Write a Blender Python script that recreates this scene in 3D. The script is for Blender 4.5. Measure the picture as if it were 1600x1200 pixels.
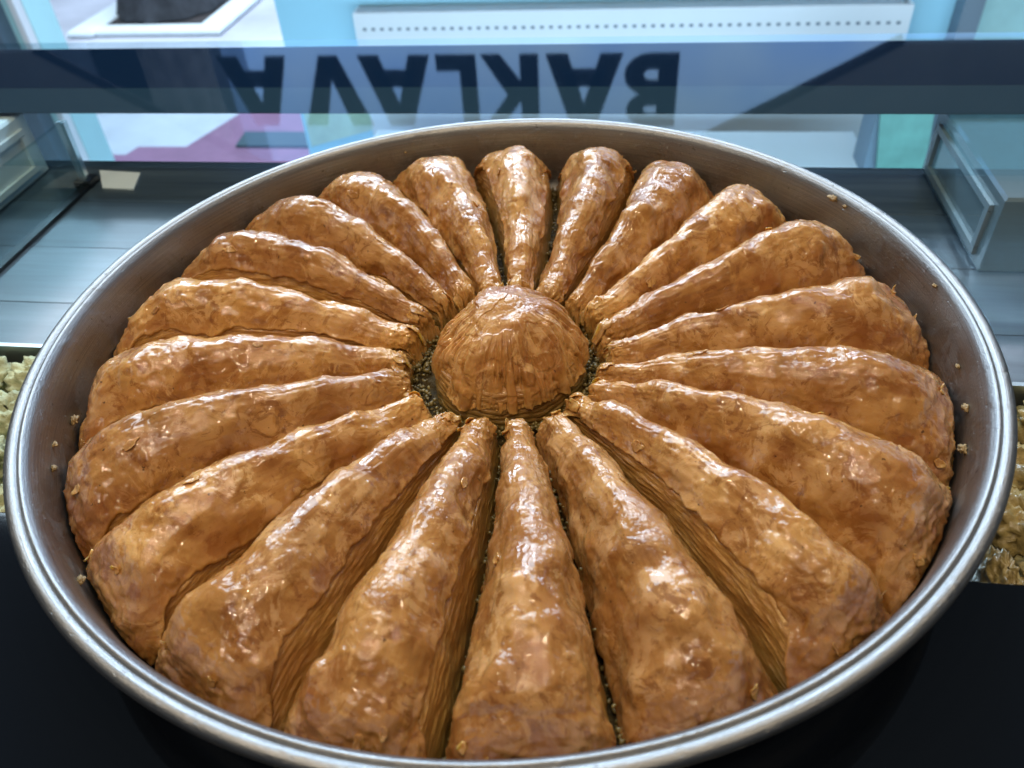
import bpy, math, random
import numpy as np
from mathutils import Matrix, Vector

for o in list(bpy.data.objects):
    bpy.data.objects.remove(o)
S = bpy.context.scene
COL = S.collection

# ------------------------------------------------------------------ camera
cd = bpy.data.cameras.new('camera')
cam = bpy.data.objects.new('camera', cd)
COL.objects.link(cam)
CR = Vector((0.99087706, 0.12432685, -0.05201424))
CU = Vector((-0.04416559, 0.66420208, 0.74624728))
CF = Vector((-0.12732654, 0.73714207, -0.66363357))
m = Matrix.Identity(4)
for i in range(3):
    m[i][0], m[i][1], m[i][2] = CR[i], CU[i], -CF[i]
m.translation = Vector((0.05514291, -0.30381614, 0.27618286))
cam.matrix_world = m
cd.sensor_width = 36.0
cd.lens = 28.01
cd.clip_start = 0.01
cd.clip_end = 200
cd.dof.use_dof = True
cd.dof.focus_distance = 0.37
cd.dof.aperture_fstop = 12.0
S.camera = cam

# ------------------------------------------------------------------ world
W = bpy.data.worlds.new('World')
S.world = W
W.use_nodes = True
bg = W.node_tree.nodes['Background']
bg.inputs['Color'].default_value = (0.62, 0.80, 1.0, 1)
bg.inputs['Strength'].default_value = 0.09

# ------------------------------------------------------------------ render settings
S.view_settings.view_transform = 'Standard'
S.view_settings.look = 'None'
S.view_settings.exposure = 0.0
S.view_settings.gamma = 1.0
S.render.engine = 'CYCLES'
S.cycles.use_denoising = True
S.cycles.max_bounces = 8
S.cycles.diffuse_bounces = 3
S.cycles.glossy_bounces = 4
S.cycles.transmission_bounces = 4
S.cycles.transparent_max_bounces = 8
S.cycles.caustics_reflective = False
S.cycles.caustics_refractive = False
S.cycles.sample_clamp_indirect = 4.0

# ------------------------------------------------------------------ lamps of the shop, daylight and an added wall fill
def area(name, loc, target, sx, sy, power, color, shape='RECTANGLE'):
    l = bpy.data.lights.new(name, 'AREA')
    l.shape = shape
    l.size = sx
    if shape in ('RECTANGLE', 'ELLIPSE'):
        l.size_y = sy
    l.energy = power
    l.color = color
    o = bpy.data.objects.new(name, l)
    COL.objects.link(o)
    o.location = loc
    d = Vector(target) - Vector(loc)
    o.rotation_euler = d.to_track_quat('-Z', 'Y').to_euler()
    return o

area('ceiling_panel_lamp', (-0.25, -0.75, 1.6), (0, 0, 0), 0.5, 0.4, 2.0, (1.0, 0.94, 0.86))
area('window_daylight', (-0.1, 1.50, 0.96), (0, 0.0, 0.0), 2.6, 0.09, 25.0, (0.66, 0.80, 1.0))
area('street_daylight', (-1.6, 3.4, 2.6), (-1.6, 3.0, -1.0), 4.0, 3.0, 380.0, (0.66, 0.85, 1.0))
area('shop_front_lamp', (0.1, 0.60, -0.42), (0.1, 1.6, -0.55), 2.4, 0.25, 17.0, (0.55, 0.80, 1.0))  # added fill hidden under the shelf, brightens the wall beyond
for k, (x, y, z) in enumerate([(-0.45, -0.10, 1.5), (-0.15, -0.06, 1.5), (0.18, -0.08, 1.5), (0.52, -0.06, 1.5), (-0.8, -0.3, 1.5),
                               (-0.30, -0.45, 1.5), (0.05, -0.50, 1.5), (0.42, -0.45, 1.5), (-0.2, -1.0, 1.5), (0.5, -1.0, 1.5)]):
    area('warm_spot_lamp', (x, y, z), (x * 0.3, 0, 0), 0.045, 0.045, 1.95, (1.0, 0.80, 0.55), 'DISK')

# ------------------------------------------------------------------ helpers
def props(o, label=None, cat=None, group=None, kind=None):
    if label: o['label'] = label
    if cat: o['category'] = cat
    if group: o['group'] = group
    if kind: o['kind'] = kind
    return o

def empty(name, loc=(0, 0, 0), **k):
    o = bpy.data.objects.new(name, None)
    o.empty_display_size = 0.02
    o.location = loc
    COL.objects.link(o)
    return props(o, **k)

def link_mesh(name, V, Fq, mat, parent=None, smooth=True, attrs=None, uv=None, loc=None):
    """V (n,3) world coordinates; Fq list/array of faces."""
    V = np.asarray(V, dtype=np.float64)
    org = np.array(parent.location) if parent is not None else (np.array(loc) if loc is not None else np.zeros(3))
    if parent is not None and parent.parent is not None:
        org = org + np.array(parent.parent.location)
    me = bpy.data.meshes.new(name)
    if isinstance(Fq, np.ndarray):
        nf, k = Fq.shape
        me.vertices.add(len(V))
        me.vertices.foreach_set('co', (V - org).astype(np.float32).ravel())
        me.loops.add(nf * k)
        me.loops.foreach_set('vertex_index', Fq.astype(np.int32).ravel())
        me.polygons.add(nf)
        me.polygons.foreach_set('loop_start', np.arange(0, nf * k, k, dtype=np.int32))
        me.update(calc_edges=True)
        me.validate()
    else:
        me.from_pydata((V - org).tolist(), [], [list(map(int, f)) for f in Fq])
        me.update()
    if smooth:
        me.polygons.foreach_set('use_smooth', np.ones(len(me.polygons), dtype=bool))
    if attrs:
        for an, av in attrs.items():
            a = me.attributes.new(an, 'FLOAT', 'POINT')
            a.data.foreach_set('value', np.asarray(av, dtype=np.float32).ravel())
    me.materials.append(mat)
    o = bpy.data.objects.new(name, me)
    COL.objects.link(o)
    if parent is not None:
        o.parent = parent
    elif loc is not None:
        o.location = loc
    return o

def grid_faces(nu, nv, wrap_u=False, wrap_v=False, flip=False):
    iu = np.arange(nu if wrap_u else nu - 1)
    iv = np.arange(nv if wrap_v else nv - 1)
    I, J = np.meshgrid(iu, iv, indexing='ij')
    I2, J2 = (I + 1) % nu, (J + 1) % nv
    f = np.stack([I * nv + J, I2 * nv + J, I2 * nv + J2, I * nv + J2], -1).reshape(-1, 4)
    return f[:, ::-1].copy() if flip else f

def box_vf(x0, x1, y0, y1, z0, z1, b=0.0):
    """box, chamfered on all edges when b > 0"""
    if b <= 0:
        V = [(x, y, z) for z in (z0, z1) for y in (y0, y1) for x in (x0, x1)]
        F = [(0, 2, 3, 1), (4, 5, 7, 6), (0, 1, 5, 4), (2, 6, 7, 3), (0, 4, 6, 2), (1, 3, 7, 5)]
        return V, F
    def ring(z, i):
        return [(x0 + i, y0 + (b - i if i < b else 0) * 0 + i, z), (x1 - i, y0 + i, z), (x1 - i, y1 - i, z), (x0 + i, y1 - i, z)]
    R = [ring(z0, b), ring(z0 + b, 0), ring(z1 - b, 0), ring(z1, b)]
    V = [p for r in R for p in r]
    F = [(3, 2, 1, 0), (12, 13, 14, 15)]
    for k in range(3):
        for j in range(4):
            a, c = k * 4 + j, k * 4 + (j + 1) % 4
            F.append((a, c, c + 4, a + 4))
    return V, F

def box(name, x0, x1, y0, y1, z0, z1, mat, parent=None, b=0.0, loc=None):
    V, F = box_vf(x0, x1, y0, y1, z0, z1, b)
    if parent is None and loc is None:
        loc = ((x0 + x1) / 2, (y0 + y1) / 2, z0)
    return link_mesh(name, V, F, mat, parent, smooth=False, loc=loc)

def prism_y(name, poly, y0, y1, mat, parent=None, loc=None):
    """polygon in x,z extruded along y"""
    n = len(poly)
    V = [(x, y0, z) for x, z in poly] + [(x, y1, z) for x, z in poly]
    F = [tuple(range(n)), tuple(range(2 * n - 1, n - 1, -1))]
    F += [(i, i + n, (i + 1) % n + n, (i + 1) % n) for i in range(n)]
    if parent is None and loc is None:
        loc = (poly[0][0], y0, poly[0][1])
    return link_mesh(name, V, F, mat, parent, smooth=False, loc=loc)

def prism_z(name, poly, z0, z1, mat, parent=None, loc=None):
    n = len(poly)
    V = [(x, y, z0) for x, y in poly] + [(x, y, z1) for x, y in poly]
    F = [tuple(range(n - 1, -1, -1)), tuple(range(n, 2 * n))]
    F += [(i, (i + 1) % n, (i + 1) % n + n, i + n) for i in range(n)]
    if parent is None and loc is None:
        loc = (poly[0][0], poly[0][1], z0)
    return link_mesh(name, V, F, mat, parent, smooth=False, loc=loc)

# ---- vectorised gradient noise
_rng = np.random.RandomState(7)
_perm = _rng.permutation(256)
_perm = np.concatenate([_perm, _perm, _perm])
_g = _rng.normal(size=(256, 3)); _g /= np.linalg.norm(_g, axis=1, keepdims=True)
def pnoise(P):
    P = np.asarray(P, float)
    sh = P.shape[:-1]
    P = P.reshape(-1, 3)
    i = np.floor(P).astype(int); f = P - i; i &= 255
    u = f * f * f * (f * (f * 6 - 15) + 10)
    out = 0
    for dx in (0, 1):
        wx = u[:, 0] if dx else 1 - u[:, 0]
        px = _perm[i[:, 0] + dx]
        for dy in (0, 1):
            wy = u[:, 1] if dy else 1 - u[:, 1]
            py = _perm[px + i[:, 1] + dy]
            for dz in (0, 1):
                wz = u[:, 2] if dz else 1 - u[:, 2]
                g = _g[_perm[py + i[:, 2] + dz] & 255]
                out = out + wx * wy * wz * (g[:, 0] * (f[:, 0] - dx) + g[:, 1] * (f[:, 1] - dy) + g[:, 2] * (f[:, 2] - dz))
    return (out * 1.6).reshape(sh)
def fbm(P, oct=3, gain=0.5):
    a, s, r = 1.0, 1.0, 0
    for k in range(oct):
        r = r + a * pnoise(P * s + k * 17.3)
        a *= gain; s *= 2.03
    return r
def sstep(a, b, x):
    t = np.clip((x - a) / (b - a), 0, 1)
    return t * t * (3 - 2 * t)

# ------------------------------------------------------------------ materials
class NT:
    def __init__(s, name):
        s.m = bpy.data.materials.new(name); s.m.use_nodes = True
        s.t = s.m.node_tree; s.n = s.t.nodes
        s.p = s.n['Principled BSDF']; s.out = s.n['Material Output']
    def add(s, typ, **k):
        n = s.n.new(typ)
        for a, b in k.items(): setattr(n, a, b)
        return n
    def l(s, a, b): s.t.links.new(a, b)
    def val(s, sock, v):
        if hasattr(v, 'links') or isinstance(v, bpy.types.NodeSocket): s.l(v, sock)
        else: sock.default_value = v
    def noise(s, vec, scale, detail=3, rough=0.5, dist=0.0):
        n = s.add('ShaderNodeTexNoise')
        if vec is not None: s.l(vec, n.inputs['Vector'])
        n.inputs['Scale'].default_value = scale; n.inputs['Detail'].default_value = detail
        n.inputs['Roughness'].default_value = rough; n.inputs['Distortion'].default_value = dist
        return n.outputs['Fac']
    def ramp(s, fac, pts, interp='LINEAR'):
        r = s.add('ShaderNodeValToRGB'); cr = r.color_ramp; cr.interpolation = interp
        while len(cr.elements) < len(pts): cr.elements.new(0.5)
        for e, (p, c) in zip(cr.elements, pts):
            e.position = p
            e.color = (c, c, c, 1) if isinstance(c, (int, float)) else (*c, 1)
        s.l(fac, r.inputs['Fac'])
        return r.outputs['Color']
    def mix(s, fac, a, b, mode='MIX'):
        n = s.add('ShaderNodeMix', data_type='RGBA', blend_type=mode)
        s.val(n.inputs[0], fac)
        for sock, v in ((n.inputs[6], a), (n.inputs[7], b)):
            if isinstance(v, tuple): sock.default_value = (*v, 1)
            else: s.l(v, sock)
        return n.outputs[2]
    def math(s, op, a, b=0.0, c=None):
        n = s.add('ShaderNodeMath', operation=op)
        s.val(n.inputs[0], a); s.val(n.inputs[1], b)
        if c is not None: s.val(n.inputs[2], c)
        return n.outputs[0]
    def bump(s, h, strength, dist, normal=None):
        n = s.add('ShaderNodeBump')
        n.inputs['Strength'].default_value = strength; n.inputs['Distance'].default_value = dist
        s.l(h, n.inputs['Height'])
        if normal is not None: s.l(normal, n.inputs['Normal'])
        return n.outputs['Normal']
    def attr(s, name):
        n = s.add('ShaderNodeAttribute'); n.attribute_name = name
        return n.outputs['Fac']
    def obj(s):
        return s.add('ShaderNodeTexCoord').outputs['Object']
    def objrand(s):
        """object coordinates shifted per object"""
        tc = s.obj(); oi = s.add('ShaderNodeObjectInfo')
        v = s.add('ShaderNodeVectorMath', operation='ADD')
        c = s.add('ShaderNodeCombineXYZ')
        s.l(oi.outputs['Random'], c.inputs[0])
        q = s.math('MULTIPLY', oi.outputs['Random'], 7.3); s.l(q, c.inputs[1])
        s.l(tc, v.inputs[0]); s.l(c.outputs[0], v.inputs[1])
        return v.outputs[0]
    def comb(s, x, y, z):
        c = s.add('ShaderNodeCombineXYZ')
        for i, v in enumerate((x, y, z)): s.val(c.inputs[i], v)
        return c.outputs[0]
    def P(s, **k):
        for a, v in k.items():
            sock = s.p.inputs[a.replace('_', ' ')]
            if isinstance(v, tuple) and len(v) == 3 and sock.type == 'RGBA': v = (*v, 1)
            s.val(sock, v)
        return s

def plain(name, color, rough=0.5, metallic=0.0, bump=0.0, bscale=60, vary=0.0, vscale=8, **k):
    t = NT(name)
    v = t.obj()
    col = color
    if vary:
        n = t.noise(v, vscale, 5, 0.6)
        r = t.ramp(n, [(0.3, tuple(c * (1 - vary) for c in color)), (0.7, tuple(min(1, c * (1 + vary)) for c in color))])
        t.l(r, t.p.inputs['Base Color'])
    else:
        t.P(Base_Color=color)
    t.P(Roughness=rough, Metallic=metallic, **k)
    if bump:
        t.l(t.bump(t.noise(v, bscale, 5, 0.6), bump, 0.002), t.p.inputs['Normal'])
    return t.m

def m_crust(name, pale=0.0):
    t = NT(name)
    v = t.objrand()
    along, lat, toast, edge = t.attr('along'), t.attr('lat'), t.attr('toast'), t.attr('edge')
    n1 = t.noise(v, 38, 6, 0.62, 0.5)
    base = t.ramp(n1, [(0.28, (0.19, 0.073, 0.018)), (0.44, (0.34, 0.152, 0.040)), (0.58, (0.46, 0.240, 0.082)), (0.74, (0.60, 0.38, 0.175))])
    # milky syrup-soaked blotches with sharp torn borders
    n2 = t.noise(v, 62, 7, 0.68, 1.1)
    base = t.mix(t.ramp(n2, [(0.51, 0.0), (0.55, 0.6), (0.75, 0.85)]), base, (0.62, 0.385, 0.185))
    n3 = t.noise(v, 95, 7, 0.72, 1.4)
    base = t.mix(t.ramp(n3, [(0.545, 0.0), (0.60, 0.7), (0.8, 0.85)]), base, (0.20, 0.066, 0.014))
    # long fibres of dough
    fv = t.comb(t.math('MULTIPLY', along, 26), t.math('MULTIPLY', lat, 14), 3.1)
    nf = t.noise(fv, 1.6, 6, 0.7, 0.6)
    base = t.mix(t.ramp(nf, [(0.45, 0.0), (0.66, 0.22)]), base, (0.66, 0.37, 0.12))
    base = t.mix(t.math('MULTIPLY', toast, 0.68), base, (0.25, 0.082, 0.016))
    base = t.mix(t.math('MULTIPLY', edge, 0.5), base, (0.60, 0.36, 0.12))
    # burnt specks
    n4 = t.noise(v, 330, 2, 0.5)
    base = t.mix(t.ramp(n4, [(0.735, 0.0), (0.76, 0.8)]), base, (0.05, 0.018, 0.006))
    oi = t.add('ShaderNodeObjectInfo'); hv = t.math('MULTIPLY_ADD', oi.outputs['Random'], 0.30, 0.78)
    base = t.mix(1.0, base, t.comb(t.math('POWER', hv, 0.8), hv, t.math('MULTIPLY', hv, 0.96)), 'MULTIPLY')
    if pale: base = t.mix(pale, base, (0.60, 0.36, 0.13))
    t.P(Base_Color=base, Roughness=0.5, Specular_IOR_Level=0.12, Coat_Weight=1.0, Coat_Roughness=0.025, Coat_IOR=1.48,
        Coat_Tint=(1.0, 0.95, 0.86))
    t.P(Subsurface_Weight=0.35, Subsurface_Radius=(1.0, 0.5, 0.15), Subsurface_Scale=0.0025)
    hb = t.noise(v, 420, 4, 0.62)
    hm = t.noise(v, 130, 5, 0.6, 0.6)
    b1 = t.bump(hm, 0.30, 0.0012)
    b2 = t.bump(nf, 0.10, 0.0005, b1)
    b3 = t.bump(hb, 0.35, 0.0005, b2)
    t.l(b3, t.p.inputs['Normal'])
    cm = t.noise(v, 60, 4, 0.5, 0.8)
    cf = t.noise(v, 460, 2, 0.5)
    c1 = t.bump(cm, 0.12, 0.0014)
    c1 = t.bump(t.ramp(t.noise(v, 170, 2, 0.5, 0.5), [(0.5, 0.0), (0.68, 1.0)]), 0.25, 0.0005, c1)
    # tiny bubbles only in places
    msk = t.ramp(t.noise(v, 55, 3, 0.5), [(0.44, 0.1), (0.62, 1.0)])
    c2 = t.bump(t.math('MULTIPLY', cf, msk), 0.9, 0.0008, c1)
    c3 = t.bump(nf, 0.06, 0.0005, c2)
    t.l(c3, t.p.inputs['Coat Normal'])
    return t.m

def m_layers():
    t = NT('stacked_dough_layers')
    v = t.objrand()
    along, lay, hgt = t.attr('along'), t.attr('lay'), t.attr('hgt')
    wob = t.math('MULTIPLY', t.noise(v, 40, 2, 0.5), 1.5)
    lw = t.math('ADD', t.math('MULTIPLY', lay, 80), wob)
    fv = t.comb(t.math('MULTIPLY', along, 26), lw, 1.7)
    nf = t.noise(fv, 1.0, 5, 0.65, 0.25)
    base = t.ramp(nf, [(0.28, (0.20, 0.090, 0.020)), (0.42, (0.33, 0.160, 0.040)), (0.58, (0.46, 0.26, 0.080)), (0.74, (0.62, 0.42, 0.18))])
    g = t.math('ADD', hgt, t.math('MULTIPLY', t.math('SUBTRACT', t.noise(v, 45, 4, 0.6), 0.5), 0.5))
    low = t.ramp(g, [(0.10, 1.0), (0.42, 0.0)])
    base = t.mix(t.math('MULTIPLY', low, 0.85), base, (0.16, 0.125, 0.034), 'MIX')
    brown = t.ramp(t.noise(v, 28, 4, 0.6, 0.5), [(0.45, 0.0), (0.62, 0.5)])
    base = t.mix(brown, base, (0.30, 0.12, 0.025))
    t.P(Base_Color=base, Roughness=0.4, Coat_Weight=0.8, Coat_Roughness=0.08, Coat_Tint=(1, 0.9, 0.7))
    t.P(Subsurface_Weight=0.2, Subsurface_Radius=(1.0, 0.5, 0.15), Subsurface_Scale=0.003)
    b1 = t.bump(nf, 0.6, 0.0008)
    b2 = t.bump(t.noise(v, 380, 3, 0.6), 0.45, 0.0007, b1)
    t.l(b2, t.p.inputs['Normal']); t.l(b2, t.p.inputs['Coat Normal'])
    return t.m

def m_alu():
    t = NT('brushed_aluminium')
    ang, pro = t.attr('ang'), t.attr('pro')
    v = t.obj()
    s1 = t.noise(t.comb(t.math('MULTIPLY', ang, 3.0), t.math('MULTIPLY', pro, 2600), 0.0), 1.0, 4, 0.6)
    s2 = t.noise(t.comb(t.math('MULTIPLY', ang, 160.0), t.math('MULTIPLY', pro, 900), 4.0), 1.0, 3, 0.6)
    scr = t.ramp(t.noise(t.comb(t.math('MULTIPLY', ang, 60.0), t.math('MULTIPLY', pro, 500), 9.0), 1.0, 2, 0.5), [(0.68, 0.0), (0.72, 1.0)])
    base = t.ramp(s1, [(0.32, (0.24, 0.243, 0.245)), (0.68, (0.42, 0.42, 0.42))])
    # caramelised syrup stains on the inner wall
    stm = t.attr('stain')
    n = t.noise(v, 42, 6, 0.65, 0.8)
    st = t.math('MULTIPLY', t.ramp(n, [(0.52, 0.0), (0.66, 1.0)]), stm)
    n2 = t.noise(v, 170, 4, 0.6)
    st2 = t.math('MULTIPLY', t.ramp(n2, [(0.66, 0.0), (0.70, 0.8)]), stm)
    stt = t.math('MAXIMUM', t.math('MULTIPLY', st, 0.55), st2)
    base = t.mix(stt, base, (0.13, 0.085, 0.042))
    dark = t.ramp(t.noise(v, 240, 2, 0.5), [(0.73, 0.0), (0.75, 0.6)])
    base = t.mix(dark, base, (0.10, 0.09, 0.08))
    rg = t.ramp(s2, [(0.3, 0.42), (0.7, 0.60)])
    t.P(Base_Color=base, Metallic=t.math('SUBTRACT', 1.0, t.math('MULTIPLY', stt, 0.7)), Roughness=rg, Anisotropic=0.55)
    tg = t.add('ShaderNodeTangent', direction_type='RADIAL', axis='Z')
    t.l(tg.outputs[0], t.p.inputs['Tangent'])
    b = t.bump(s1, 0.4, 0.0004)
    b = t.bump(t.math('ADD', s2, scr), 0.45, 0.0004, b)
    b = t.bump(t.noise(v, 14, 2, 0.5), 0.35, 0.004, b)
    b = t.bump(t.ramp(t.noise(v, 85, 2, 0.5), [(0.60, 0.0), (0.72, 1.0)]), 0.35, 0.0006, b)
    t.l(b, t.p.inputs['Normal'])
    return t.m

def m_glass(name, tint=(0.86, 0.95, 0.97), alpha_refl=1.0, opacity=0.0, haze=(0.3, 0.5, 0.6)):
    """clear sheet: fresnel reflection over a tinted see-through body"""
    t = NT(name)
    t.n.remove(t.p)
    fr = t.add('ShaderNodeFresnel'); fr.inputs['IOR'].default_value = 1.52
    tr = t.add('ShaderNodeBsdfTransparent'); tr.inputs['Color'].default_value = (*tint, 1)
    gl = t.add('ShaderNodeBsdfGlossy'); gl.inputs['Roughness'].default_value = 0.03
    gl.inputs['Color'].default_value = (1, 1, 1, 1)
    body = tr.outputs[0]
    if opacity:
        df = t.add('ShaderNodeBsdfDiffuse'); df.inputs['Color'].default_value = (*haze, 1)
        mx = t.add('ShaderNodeMixShader'); mx.inputs[0].default_value = opacity
        t.l(tr.outputs[0], mx.inputs[1]); t.l(df.outputs[0], mx.inputs[2]); body = mx.outputs[0]
    m2 = t.add('ShaderNodeMixShader')
    ge = t.add('ShaderNodeNewGeometry')
    t.l(t.math('MULTIPLY', fr.outputs[0], t.math('SUBTRACT', 1.0, ge.outputs['Backfacing'])), m2.inputs[0]); t.l(body, m2.inputs[1]); t.l(gl.outputs[0], m2.inputs[2])
    t.l(m2.outputs[0], t.out.inputs['Surface'])
    return t.m

def m_plank():
    t = NT('dark_wood_plank')
    v = t.obj(); oi = t.add('ShaderNodeObjectInfo')
    mp = t.add('ShaderNodeMapping'); t.l(v, mp.inputs['Vector'])
    mp.inputs['Scale'].default_value = (3.0, 40.0, 20.0)
    off = t.comb(t.math('MULTIPLY', oi.outputs['Random'], 30), 0, 0)
    va = t.add('ShaderNodeVectorMath', operation='ADD'); t.l(mp.outputs[0], va.inputs[0]); t.l(off, va.inputs[1])
    n = t.noise(va.outputs[0], 1.3, 6, 0.65, 0.4)
    base = t.ramp(n, [(0.3, (0.030, 0.045, 0.062)), (0.55, (0.065, 0.092, 0.118)), (0.75, (0.11, 0.145, 0.175))])
    h = t.math('MULTIPLY_ADD', oi.outputs['Random'], 0.2, 0.9)
    base = t.mix(1.0, base, t.comb(h, h, h), 'MULTIPLY')
    t.P(Base_Color=base, Roughness=0.3, Specular_IOR_Level=0.6, Coat_Weight=0.35, Coat_Roughness=0.16, Coat_IOR=1.6)
    t.l(t.bump(n, 0.15, 0.0008), t.p.inputs['Normal'])
    return t.m

M = dict(
    crust=m_crust('glazed_golden_crust'),
    flake=m_crust('loose_phyllo_flake', 0.12),
    layers=m_layers(),
    alu=m_alu(),
    black=plain('black_gloss_counter', (0.0035, 0.005, 0.008), 0.05, bump=0.02, bscale=25),
    stand=plain('black_stand', (0.01, 0.011, 0.012), 0.3),
    syrup=plain('syrup_and_crumbs_bed', (0.060, 0.040, 0.012), 0.7, bump=1.0, bscale=350, vary=0.6, vscale=250, Specular_IOR_Level=0.2),
    crumb=plain('pistachio_crumb', (0.15, 0.11, 0.03), 0.45, vary=0.5, vscale=200, Coat_Weight=0.2, Coat_Roughness=0.3),
    crumbpale=plain('dry_pastry_crumb', (0.30, 0.20, 0.085), 0.6, vary=0.35, vscale=300),
    plank=m_plank(),
    glass=m_glass('clear_shelf_glass', (0.88, 0.95, 0.97)),
    sideglass=m_glass('green_edge_glass', (0.80, 0.92, 0.94)),
    strip_dark=plain('smoked_far_strip', (0.006, 0.014, 0.030), 0.6, Specular_IOR_Level=0.0),
    strip_grey=plain('smoked_near_strip', (0.022, 0.036, 0.048), 0.6, Specular_IOR_Level=0.0),
    letter=plain('black_vinyl', (0.004, 0.005, 0.006), 0.6, Specular_IOR_Level=0.1),
    cyan=plain('pale_cyan_wall', (0.32, 0.66, 0.84), 0.6, vary=0.05, vscale=2),
    mint=plain('pale_mint_panel', (0.50, 0.82, 0.84), 0.5, vary=0.06, vscale=3),
    white=plain('white_enamel', (0.62, 0.70, 0.76), 0.35, vary=0.04, vscale=3),
    grille=plain('radiator_grille_grey', (0.12, 0.17, 0.22), 0.5),
    boxwhite=m_glass('frosted_acrylic', (0.80, 0.90, 0.94), opacity=0.42, haze=(0.26, 0.36, 0.42)),  # pale haze of a glass reflection, given a body
    boxline=plain('grey_lacquer_moulding', (0.20, 0.27, 0.31), 0.35),
    post=plain('grey_post_paint', (0.13, 0.19, 0.25), 0.5, vary=0.1),
    soffit=plain('dark_grey_soffit', (0.16, 0.18, 0.20), 0.6, vary=0.1),
    facade=plain('pale_blue_render', (0.50, 0.62, 0.80), 0.8, vary=0.2, vscale=1),
    trim=plain('black_trim', (0.008, 0.009, 0.011), 0.4),
    pave=plain('pale_paving', (0.52, 0.50, 0.56), 0.75, vary=0.22, vscale=1.6, bump=0.4, bscale=30),
    red=plain('dull_red_carpet', (0.27, 0.12, 0.20), 0.9, vary=0.15, vscale=6),
    mat=plain('dark_grey_mat', (0.05, 0.075, 0.09), 0.9),
    kerb=plain('white_kerb_stone', (0.80, 0.82, 0.84), 0.6, vary=0.08),
    soil=plain('dark_soil', (0.045, 0.035, 0.035), 0.95, vary=0.6, vscale=14, bump=1.0, bscale=20),
    bark=plain('grey_black_bark', (0.035, 0.035, 0.042), 0.9, vary=0.5, vscale=12, bump=1.0, bscale=12),
    green=plain('mint_green_leaflet', (0.12, 0.30, 0.26), 0.6, vary=0.35, vscale=9),
    yellow=plain('washed_yellow_green_poster', (0.42, 0.60, 0.48), 0.6, vary=0.3, vscale=8),
    teal=plain('pale_teal_poster', (0.38, 0.66, 0.68), 0.6, vary=0.15, vscale=6),
    card=plain('white_gloss_card', (0.90, 0.95, 0.96), 0.2),  # near-white colour standing in for a lamp mirrored in the deck
    clip=plain('chrome_clip', (0.7, 0.75, 0.78), 0.2, 0.9),
    traym=plain('steel_tray', (0.45, 0.5, 0.5), 0.3, 0.9),
    palep=plain('pale_pistachio_floss', (0.42, 0.44, 0.26), 0.8, bump=1.0, bscale=160, vary=0.35, vscale=60),
    brownp=plain('baked_pistachio_roll', (0.36, 0.27, 0.10), 0.45, bump=1.0, bscale=110, vary=0.55, vscale=45, Coat_Weight=0.5),
)
t = NT('overcast_sky')
t.n.remove(t.p)
e = t.add('ShaderNodeEmission')
tc = t.obj()
c = t.ramp(t.noise(tc, 0.35, 3, 0.5), [(0.3, (0.22, 0.46, 1.0)), (0.7, (0.42, 0.68, 1.0))])
t.l(c, e.inputs['Color']); e.inputs['Strength'].default_value = 1.9
t.l(e.outputs[0], t.out.inputs['Surface'])
M['sky'] = t.m

# ------------------------------------------------------------------ the counter and the display case
counter = box('counter', -0.9, 0.9, -0.62, -0.10, -0.05, 0.0, M['black'], b=0.0015)
props(counter, 'glossy black counter edge under the front of the pan', 'counter')
st = []
V = []; Fc = []
n = 64
prof = [(0.0, -0.05), (0.150, -0.05), (0.155, -0.047), (0.155, -0.004), (0.150, -0.0005), (0.0, -0.0005)]
A = np.linspace(0, 2 * np.pi, n, endpoint=False)
P3 = np.array([[(r * math.cos(a), 0.06 + r * math.sin(a) * 0.8 + 0.02, z) for (r, z) in prof] for a in A])
stand = link_mesh('cake_stand', P3.reshape(-1, 3), grid_faces(n, len(prof), wrap_u=True), M['stand'], loc=(0, 0.08, -0.05), smooth=False)
props(stand, 'black round stand hidden beneath the back of the pan', 'stand')

deck = empty('display_deck', (0, 0.12, -0.055), kind='structure')
ys = np.arange(-0.098, 0.350, 0.0745)
random.seed(3)
for k, y0 in enumerate(ys):
    y1 = min(y0 + 0.0741, 0.352)
    cuts = sorted([-0.95, 0.95] + ([-0.42 + 0.3 * (k % 3), 0.38 - 0.25 * (k % 2)]))
    for a_, b_ in zip(cuts[:-1], cuts[1:]):
        box('plank', a_ + 0.0004, b_ - 0.0004, y0, y1, -0.062, -0.05 - 0.0001 * ((k + int(b_ * 9)) % 2), M['plank'], deck, b=0.0003)
box('base_board', -0.95, 0.95, -0.098, 0.352, -0.08, -0.0635, M['stand'], deck)

shelf = empty('glass_shelf', (0, 0.345, 0.012))
props(shelf, 'clear glass shelf with a smoked dark band along its back, reflecting the window', 'glass shelf')
box('glass_pane', -0.95, 0.95, 0.2165, 0.4775, 0.012, 0.018, M['glass'], shelf, b=0.0008)
box('near_strip', -0.95, 0.95, 0.317, 0.3722, 0.0113, 0.0118, M['strip_grey'], shelf)
box('far_strip', -0.95, 0.95, 0.3726, 0.4765, 0.0113, 0.0118, M['strip_dark'], shelf)
for x in (-0.93, 0.93):
    box('bracket', x - 0.01, x + 0.01, 0.24, 0.46, -0.05, 0.0083, M['stand'], shelf)

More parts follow.
